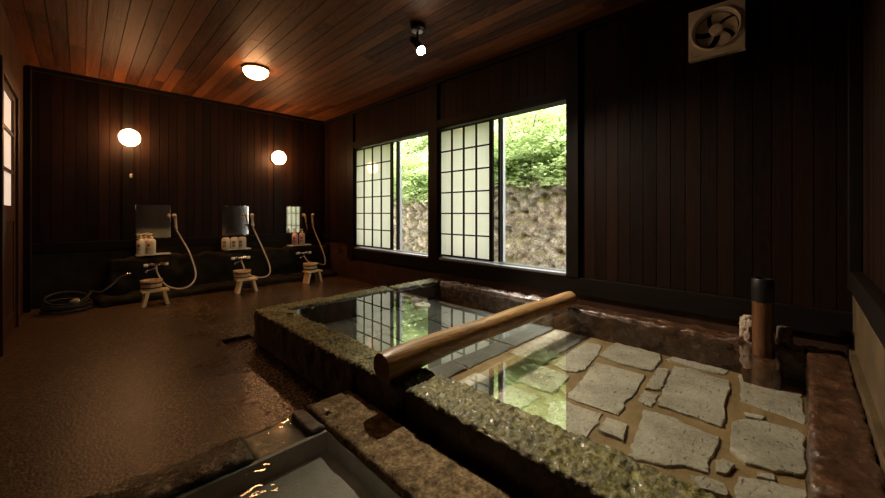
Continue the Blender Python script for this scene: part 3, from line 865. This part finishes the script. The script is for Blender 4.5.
# ------------------------------------------------------------------ washing places
def make_bottle(kind):
    t = thing('pump_bottle', '', 'bottle')
    b = BM(); lathe(b, [(0, 0), (.040, 0), (.044, .006), (.045, .14), (.043, .160), (.030, .178), (.018, .184), (.018, .196), (0, .196)], n=22)
    body = link_bm('bottle_body', b, 'ivory' if kind == 0 else 'pinkish', t, smooth=True)
    b = BM(); lathe(b, [(.019, .190), (.020, .208), (.012, .212), (.007, .214), (.007, .232), (0, .232)], n=14)
    tube(b, [(.012, 0, .236), (-.002, 0, .238), (-.030, -.006, .236), (-.040, -.008, .228)], [.008, .010, .007, .005], 8)
    link_bm('pump', b, 'ivory', t, smooth=True)
    def patch(bm, a0, a1, z0, z1, rr=.0457):
        n_ = 6; q = []
        for z in (z0, z1): q.append([bm.verts.new((rr*math.cos(a0 + (a1-a0)*k/n_), rr*math.sin(a0 + (a1-a0)*k/n_), z)) for k in range(n_ + 1)])
        for k in range(n_): bm.faces.new((q[0][k], q[0][k+1], q[1][k+1], q[1][k]))
    b = BM(); fa = -2.36        # towards the room
    patch(b, fa - .30, fa + .05, .092, .116); patch(b, fa - .05, fa + .42, .100, .124); patch(b, fa + .1, fa + .3, .082, .100)
    link_bm('red_emblem', b, 'red', body)
    b = BM()
    for k in range(7): patch(b, fa - .55 + k*.16, fa - .45 + k*.16, .056, .070)
    patch(b, fa - .5, fa + .5, .044, .048)
    link_bm('label_print', b, 'ink' if kind else 'green_ink', body)
    return t
def make_jar():
    t = thing('soap_bottle', '', 'bottle')
    b = BM(); lathe(b, [(0, 0), (.046, 0), (.0495, .005), (.050, .125), (.045, .148), (.030, .158), (0, .160)], n=22); body = link_bm('bottle_body', b, 'ivory', t, smooth=True)
    b = BM(); fa = -2.2; rr = .0507
    for a0, a1, z0, z1 in ((-.38, .38, .100, .106), (-.38, .38, .084, .089), (-.38, -.24, .070, .110), (.24, .38, .070, .110), (-.07, .07, .066, .112),
                           (-.42, .42, .052, .058), (-.30, -.12, .030, .056), (.10, .26, .026, .056), (-.40, .44, .036, .041)):
        q = [[b.verts.new((rr*math.cos(fa + a0 + (a1-a0)*k/4), rr*math.sin(fa + a0 + (a1-a0)*k/4), z)) for k in range(5)] for z in (z0, z1)]
        for k in range(4): b.faces.new((q[0][k], q[0][k+1], q[1][k+1], q[1][k]))
    link_bm('label_print', b, 'ink', body)
    return t
def make_mirror():
    t = thing('wall_mirror', '', 'mirror')
    b = BM(); bx(b, -.17, .17, -.006, 0, -.205, .205); link_bm('mirror_glass', b, 'mirror', t, bevel=.002)
    for x, z in ((-.12, .205), (.12, .205), (-.12, -.205), (.12, -.205)):
        b = BM(); bx(b, x - .010, x + .010, -.010, .0, z - .007, z + .007); link_bm('clip', b, 'chrome', t)
    return t
def make_shelf():
    t = thing('shelf', '', 'shelf')
    b = BM(); bx(b, -.175, .155, -.065, .095, .014, .030); link_bm('shelf_board', b, 'white', t, bevel=.005)
    for x in (-.12, .12):
        b = BM(); bx(b, x - .012, x + .012, -.04, .06, 0, .014); link_bm('bracket', b, 'chrome', t)
    return t
def make_stool():
    t = thing('bath_stool', '', 'stool')
    b = BM(); bx(b, -.118, .118, -.075, .075, .148, .170); link_bm('seat', b, 'pale', t, bevel=.004)
    for s in (-1, 1):
        b = BM()
        vs = []
        for z, o_ in ((0, .104), (.148, .070)):
            for dx in (-.017, .017):
                for y in (-.066, .066): vs.append(b.verts.new((s*o_ + dx, y, z)))
        a = vs
        for f in ((0,1,3,2), (4,6,7,5), (0,2,6,4), (1,5,7,3), (0,4,5,1), (2,3,7,6)): b.faces.new([a[i] for i in f])
        link_bm('leg', b, 'pale_z', t, bevel=.002)
    return t
def make_tub():
    t = thing('wash_tub', '', 'tub')
    b = BM(); n = 22
    for k in range(n):
        a0, a1 = 2*math.pi*k/n + .008, 2*math.pi*(k+1)/n - .008
        q = []
        for r_, z in ((.086, 0), (.099, .105), (.089, .105), (.077, 0)):
            for a in (a0, (a0+a1)/2, a1): q.append(b.verts.new((r_*math.cos(a), r_*math.sin(a), z)))
        for s in range(4):
            n1, n2 = s*3, ((s+1) % 4)*3
            for j in range(2): b.faces.new((q[n1+j], q[n1+j+1], q[n2+j+1], q[n2+j]))
        b.faces.new((q[0], q[3], q[6], q[9])); b.faces.new((q[2], q[11], q[8], q[5]))
    stv = link_bm('staves', b, 'pale_z', t)
    b = BM(); lathe(b, [(0, .012), (.0795, .012), (.0805, .024), (0, .024)], n=24); link_bm('tub_bottom', b, 'pale', t)
    for z, r_ in ((.018, .0888), (.068, .0952)):
        b = BM(); lathe(b, [(r_, z), (r_ + .004, z + .001), (r_ + .005, z + .013), (r_ + .0018, z + .014), (r_, z)], n=36); link_bm('hoop', b, 'hoop', stv, smooth=True)
    return t
def make_shower(hose_pts):
    """wall mixer with knobs, spout, hose and hand shower; origin on the plinth face under the bar"""
    t = thing('shower_mixer', '', 'shower')
    b = BM(); tube(b, [(-.075, -.05, 0), (.075, -.05, 0)], .014, 14)
    for x in (-.05, .05): tube(b, [(x, 0, 0), (x, -.05, 0)], .012, 10)
    for x in (-.05, .05): lathe(b, [(0, 0), (.026, 0), (.024, .010), (0, .012)], (x, -.001, 0), 16, rot=Matrix.Rotation(math.pi/2, 3, 'X'))
    link_bm('mixer_body', b, 'chrome', t, smooth=True)
    for s in (-1, 1):
        b = BM(); tube(b, [(s*.075, -.05, 0), (s*.080, -.05, 0), (s*.112, -.05, 0), (s*.116, -.05, 0)], [.016, .019, .019, .015], 14); link_bm('knob', b, 'white', t, smooth=True)
    b = BM(); tube(b, spline([(0, -.05, -.012), (-.01, -.06, -.035), (-.05, -.12, -.045), (-.10, -.175, -.050), (-.112, -.188, -.066)], 5), .010, 10); link_bm('spout', b, 'chrome', t, smooth=True)
    h = spline(hose_pts, 10)
    b = BM(); tube(b, h, .0085, 10); link_bm('hose', b, 'hosew', t, smooth='all')
    e, d = Vector(hose_pts[-1]), Vector(hose_pts[-1])
    b = BM(); tube(b, [e, e + Vector((-.004, -.004, .04)), e + Vector((-.012, -.010, .12)), e + Vector((-.020, -.022, .165)), e + Vector((-.028, -.045, .185)), e + Vector((-.032, -.06, .182))], [.010, .013, .014, .018, .024, .026], 14)
    link_bm('hand_shower', b, 'hosew', t, smooth='all')
    hk = e + Vector((-.006, 0, .045))
    b = BM(); tube(b, [hk + Vector((.0, -.005, 0)), (hk.x, .10, hk.z)], .009, 10)
    tube(b, [hk + Vector((-.024, -.004, 0)), hk + Vector((.024, -.004, 0))], .010, 10)
    link_bm('shower_holder', b, 'chrome', t, smooth=True)
    return t

PYF = 5.50        # front of the plinth
CXS = (.637, 1.55, 2.43)
names = ('left', 'middle', 'right')
m0 = make_mirror(); s0 = make_shelf(); st0 = make_stool(); tb0 = make_tub()
mirror_l = ('frameless wall mirror reflecting dark boards, above the three ivory pump bottles', 'spotted square wall mirror above the three ivory soap bottles',
            'square wall mirror reflecting the bright shoji screen, above two pinkish pump bottles')
shelf_l = ('white shelf under three ivory pump bottles, nearest the hose coil', 'white shelf under the three ivory soap bottles', 'white shelf under the two pinkish pump bottles, nearest the windows')
stool_l = ('pale wooden bath stool nearest the coiled hose', 'pale wooden bath stool in the middle of the three', 'pale wooden bath stool nearest the window wall')
tub_l = ('pale round hooped wash tub at the stool nearest the coiled hose', 'pale round hooped wash tub at the middle bath stool', 'pale round hooped wash tub at the stool nearest the window wall')
show_l = ('wall shower with a cream hose hanging in a deep loop beside the left mirror', 'wall shower with a cream hose beside the spotted middle mirror', 'wall shower with a cream hose beside the bright right mirror')
stools = ((.575, 5.00), (1.490, 5.02), (2.38, 5.04))
for i, cx in enumerate(CXS):
    first = i == 0
    for proto, loc, lab, grp, rz in ((m0, (cx, RY1 - .001, .895), mirror_l[i], 'wall mirrors over the washing places', 0),
                                     (s0, (cx, 5.585, .478), shelf_l[i], 'shelves over the washing places', 0),
                                     (st0, (*stools[i], 0), stool_l[i], 'bath stools along the back wall', (0.02, -.05, .06)[i]),
                                     (tb0, (stools[i][0] - (.03, .045, .03)[i], stools[i][1] + .012, .1705), tub_l[i], 'wash tubs along the back wall', i*.7)):
        if first:
            proto.location = loc; proto['label'] = lab; proto['group'] = grp; proto.rotation_euler = (0, 0, rz)
        else: dup(proto, loc, lab, grp, rz)
hoses = (
    [(.0, -.05, -.014), (.012, -.06, -.10), (.08, -.13, -.24), (.21, -.20, -.295), (.33, -.18, -.255), (.385, -.10, -.14), (.34, -.02, .10), (.27, .05, .28), (.215, .07, .40)],
    [(.0, -.05, -.014), (.020, -.06, -.08), (.05, -.15, -.20), (.17, -.25, -.262), (.30, -.23, -.245), (.355, -.12, -.15), (.31, -.03, .06), (.25, .05, .26), (.195, .07, .40)],
    [(.0, -.05, -.014), (.005, -.06, -.05), (.06, -.10, -.14), (.17, -.13, -.165), (.30, -.12, -.20), (.335, -.08, -.12), (.31, -.02, .05), (.25, .05, .26), (.205, .07, .40)])
for i, cx in enumerate(CXS):
    t = make_shower(hoses[i]); t.location = (cx, PYF, .385); t['label'] = show_l[i]; t['group'] = 'showers along the back wall'
b0 = make_bottle(0); b1 = make_bottle(1); j0 = make_jar()
G1, G2, G3 = 'pump bottles on the left shelf', 'soap bottles on the middle shelf', 'pump bottles on the right shelf'
ZB = .5085
b0.location = (CXS[0] - .035, 5.555, ZB); b0['label'] = 'ivory pump bottle, right one of the front two on the left shelf'; b0['group'] = G1
dup(b0, (CXS[0] - .130, 5.560, ZB), 'ivory pump bottle, left one of the front two on the left shelf', G1, .1)
dup(b0, (CXS[0] - .078, 5.648, ZB), 'ivory pump bottle standing behind the other two on the left shelf', G1, .3)
b1.location = (CXS[2] - .09, 5.560, ZB); b1['label'] = 'pinkish pump bottle, left one of two under the bright mirror'; b1['group'] = G3
dup(b1, (CXS[2] + .02, 5.560, ZB), 'pinkish pump bottle, right one of two under the bright mirror', G3, .15)
j0.location = (CXS[1] - .155, 5.555, ZB); j0['label'] = 'ivory soap bottle with black lettering, leftmost of three'; j0['group'] = G2
dup(j0, (CXS[1] - .050, 5.555, ZB), 'ivory soap bottle with black lettering, middle of three', G2, .2)
dup(j0, (CXS[1] + .050, 5.560, ZB), 'ivory soap bottle with black lettering, rightmost of three', G2, -.1)

# coiled garden hose
hz = thing('hose_coil', 'coiled black rubber hose on the floor in the left back corner', 'hose', (-.10, 5.25, 0))
p = []
for k in range(170):
    a = 2*math.pi*k/28
    lay = k/28
    rr = .165 + .010*math.sin(lay*2.1) - .008*(lay % 2)
    lift = .018 + .0125*lay + (.03*max(0, lay - 3.6))*(1 + math.sin(a))
    p.append((rr*math.cos(a)*1.05, .8*rr*math.sin(a) + .02*lay*.2, lift))
p += spline([p[-1], (.25, .02, .16), (.34, .10, .21), (.40, .17, .27), (.46, .19, .30)], 6)[1:]
b = BM(); tube(b, p, .0115, 10); link_bm('coil', b, 'rubber', hz, smooth='all')
b = BM(); tube(b, [(.03, -.10, .12), (.05, -.115, .125), (.075, -.13, .13), (.09, -.14, .132)], [.012, .022, .024, .014], 14); link_bm('nozzle', b, 'ivory', hz, smooth=True)
b = BM(); tube(b, [(.45, .19, .295), (.475, .193, .305), (.50, .197, .310), (.52, .255, .312)], [.014, .016, .012, .012], 12); link_bm('connector', b, 'chrome', hz, smooth=True)

# little fittings
fc = thing('wall_faucet', 'small brass tap low on the brown wall left of the left window', 'tap', (RX1 - .004, 5.16, .42))
b = BM(); tube(b, spline([(0, 0, 0), (-.05, 0, .004), (-.075, 0, -.01), (-.08, 0, -.035)], 5), .011, 10); link_bm('tap_body', b, 'brass', fc, smooth=True)
b = BM(); tube(b, [(-.04, 0, .008), (-.04, 0, .04)], .007, 8); tube(b, [(-.04, -.03, .045), (-.04, .03, .045)], .007, 8); link_bm('tap_handle', b, 'brass', fc, smooth=True)
hk = thing('coat_hook', 'small white hook on the black post under the left wall lamp', 'hook', (.425, RY1 - .025, 1.445))
b = BM(); bx(b, -.012, .012, -.006, 0, -.025, .02); link_bm('hook_plate', b, 'white', hk, bevel=.002)
b = BM(); tube(b, spline([(0, -.004, .0), (-.002, -.03, -.008), (-.004, -.042, .012)], 5), .006, 8); link_bm('hook_prong', b, 'white', hk, smooth=True)
def dry_leaf(loc, label, rz, s):
    b = BM(); t_, bt = [], []
    for k in range(7):
        u = k/6; w_ = .45*math.sin(math.pi*u)**.7 + .02
        for lst, dz in ((t_, .03), (bt, 0)):
            lst.append([b.verts.new((s*(u - .5), s*w_*q, s*(.16*abs(q)*1.4 + .10*math.sin(u*4) + .12 + dz))) for q in (-1, -.5, 0, .5, 1)])
    for lst in (t_, bt):
        for k in range(6):
            for q in range(4): b.faces.new((lst[k][q], lst[k+1][q], lst[k+1][q+1], lst[k][q+1]))
    o = link_bm('dry_leaf', b, 'dry', smooth='all'); o.location = loc; o.rotation_euler = (0, 0, rz)
    return tag(o, label, 'leaf')
dry_leaf((.765, 1.475, .128), 'curled dry leaf on the tan kerb of the small pool', .6, .035)
dry_leaf((1.085, 2.66, .250), 'dry leaf on the mossy corner of the large bath', 2.0, .055)

# ------------------------------------------------------------------ outside the windows
def grid_mesh(name, nu, nv, fn, mat):
    b = BM()
    g = [[b.verts.new(fn(i/nu, j/nv)) for j in range(nv+1)] for i in range(nu+1)]
    for i in range(nu):
        for j in range(nv): b.faces.new((g[i][j], g[i+1][j], g[i+1][j+1], g[i][j+1]))
    return link_bm(name, b, mat, smooth='all')
def wall_top(y): return 1.46 - .075*(y - 2.7) + .05*math.sin(y*2.3)
tones = []
def rw(u, v):
    y = .2 + 8.6*u; zt = wall_top(y)
    s = v*1.12
    if s <= 1: x, z = 4.62 + .10*s, -.4 + (zt + .4)*s
    else: x, z = 4.72 + .5*(s - 1)/.12, zt
    sc = 4.6 if y > 4.4 else 2.6
    q = Vector((y*sc*.85, z*sc*1.25, 3.0 + (7 if y > 4.4 else 0)))
    q += Vector((noise.noise(q*1.3), noise.noise(q*1.3 + Vector((5, 5, 5))), 0))*.35
    d, pts_ = noise.voronoi(q)
    e = min(1.0, (d[1] - d[0])*3.2)
    h = noise.noise(pts_[0]*3.7 + Vector((.3, .1, .7)))
    tones.append(max(0, min(1, .5 + .9*h)))
    x -= (.11 if y > 4.4 else .07)*e**.55 + (.045 if y > 4.4 else .10)*fbm((y, z, 1), 7, 6) + .05*h*e
    if s > 1: z += .05*e
    return (x, y, z)
rwall = struct(grid_mesh('retaining_wall', 400, 110, rw, 'rockface'), 'mossy dry stone retaining wall outside the windows', 'wall')
rwall.data.attributes.new('stone_tone', 'FLOAT', 'POINT').data.foreach_set('value', tones)
def hill(u, v):
    y = -1 + 13*u; t = v
    x = 4.7 + 6.3*t
    z = wall_top(min(max(y, .2), 8.8)) - .05 + 1.15*6.3*t + .25*fbm((x, y, 0), .8, 3)*min(1, t*6)
    return (x, y, z)
struct(grid_mesh('hillside', 60, 40, hill, 'soil'), 'green slope rising behind the stone wall', 'hillside')
b = BM(); bx(b, RX1 + .14, 5.2, -2, 11, -.7, -.4)
struct(link_bm('ground', b, 'gravel'), 'unseen ground strip before the stone wall, added as pale gravel to bounce light', 'ground')

def spray(verts, faces, c, rad, n, rng, tilt, size, thick=.05):
    for _ in range(n):
        a = rng.uniform(0, 2*math.pi); r_ = rad*math.sqrt(rng.random())
        dx, dy = r_*math.cos(a), r_*math.sin(a)
        p = Vector((c[0] + dx, c[1] + dy, c[2] + tilt[0]*dx + tilt[1]*dy + rng.uniform(-thick, thick)))
        d = Vector((math.cos(a) + rng.uniform(-.7, .7), math.sin(a) + rng.uniform(-.7, .7), rng.uniform(-.5, .35))).normalized()
        sd = d.cross(Vector((rng.uniform(-.6, .6), rng.uniform(-.6, .6), 1))).normalized()
        L_ = size*rng.uniform(.7, 1.3); w_ = L_*.34
        k = len(verts)
        up = sd.cross(d)*L_*.10
        verts += [p, p + d*L_*.45 + sd*w_ + up, p + d*L_, p + d*L_*.45 - sd*w_ + up]
        faces += [(k, k+1, k+2), (k, k+2, k+3)]
def leaves_obj(name, sprays, rng, mat, parent=None, size=.075):
    verts, faces = [], []
    for c, rad, n, tilt in sprays: spray(verts, faces, c, rad, n, rng, tilt, size)
    me = bpy.data.meshes.new(name); me.from_pydata([tuple(v) for v in verts], [], faces); me.materials.append(M[mat])
    o = bpy.data.objects.new(name, me); COL.objects.link(o)
    if parent: o.parent = parent
    return o
def shrub(label, loc, h, spread, nsp, seed, mat):
    rng = random.Random(seed)
    t = thing('shrub', label, 'shrub', loc, 'shrubs above the stone wall')
    b = BM(); sp_ = []
    for k in range(nsp):
        a = rng.uniform(0, 2*math.pi); q = rng.uniform(.25, 1)
        tip = Vector((math.cos(a)*spread*q - .25*spread, math.sin(a)*spread*q, h*rng.uniform(.15, 1)*(1.1 - .5*q)))
        mid = tip*.5 + Vector((0, 0, .18*h))
        if k % 2 == 0: tube(b, spline([(0, 0, -.06), tuple(mid), tuple(tip)], 5), [.014 - .0012*i for i in range(11)], 5)
        sp_.append((tip, rng.uniform(.22, .36), rng.randint(150, 210), (rng.uniform(-.35, .1), rng.uniform(-.25, .25))))
    link_bm('branches', b, 'twig', t, smooth='all')
    leaves_obj('foliage', sp_, rng, mat, t, .052)
    return t
shrub('pale green arching shrub at the top of the right window opening', (5.15, 3.15, 1.55), 1.7, .95, 46, 11, 'leaf')
shrub('low shrub hanging over the rock at the left side of the right opening', (4.95, 3.75, 1.30), .9, .60, 26, 23, 'leafd')
shrub('pale green shrub above the stones in the left window opening', (5.05, 6.0, 1.12), 1.5, .90, 44, 31, 'leaf')
shrub('broad shrub behind, at the top of the left window opening', (5.9, 7.2, 2.2), 1.6, 1.0, 40, 47, 'leafd')
rng = random.Random(5); sp_ = []
for k in range(420):
    t = rng.random()**1.6 if k % 3 else .06*rng.random(); y = rng.uniform(0.8, 10.5); x = 4.72 + 5.3*t
    z = wall_top(min(max(y, .2), 8.8)) + 1.15*(x - 4.7) + rng.uniform(.0, .5)
    sp_.append(((x, y, z), rng.uniform(.3, .55), 120, (rng.uniform(-.1, .6), rng.uniform(-.3, .3))))
for k in range(150):
    y = rng.uniform(1.2, 7.8)
    sp_.append(((rng.uniform(4.56, 4.86), y, wall_top(y) + rng.uniform(-.02, .26)), rng.uniform(.10, .22), 60, (rng.uniform(-.2, .6), rng.uniform(-.3, .3))))
o = leaves_obj('undergrowth', sp_, rng, 'leaf', None, .075)
tag(o, 'mass of light green leaves covering the slope outside', 'undergrowth', kind='stuff')
fe = thing('fern', 'small green fern growing at the foot of the rock in the right opening', 'fern', (4.46, 3.60, .40))
verts, faces = [], []
rng = random.Random(3)
for k in range(9):
    a = math.pi*(.55 + .9*k/8)
    for i in range(12):
        u = i/11; c = Vector((math.cos(a)*.22*u - .02, math.sin(a)*.22*u, .16*math.sin(u*2.4)))
        for sgn in (-1, 1):
            d = (Vector((math.cos(a), math.sin(a), 0))*.4 + Vector((-math.sin(a), math.cos(a), 0))*sgn).normalized()
            L_ = .07*(1 - .75*u); q = len(verts); e = Vector((math.cos(a), math.sin(a), 0))*.010
            verts += [c - e, c + d*L_, c + e]; faces.append((q, q+1, q+2))
me = bpy.data.meshes.new('fronds'); me.from_pydata([tuple(v) for v in verts], [], faces); me.materials.append(M['leaf'])
o = bpy.data.objects.new('fronds', me); COL.objects.link(o); o.parent = fe
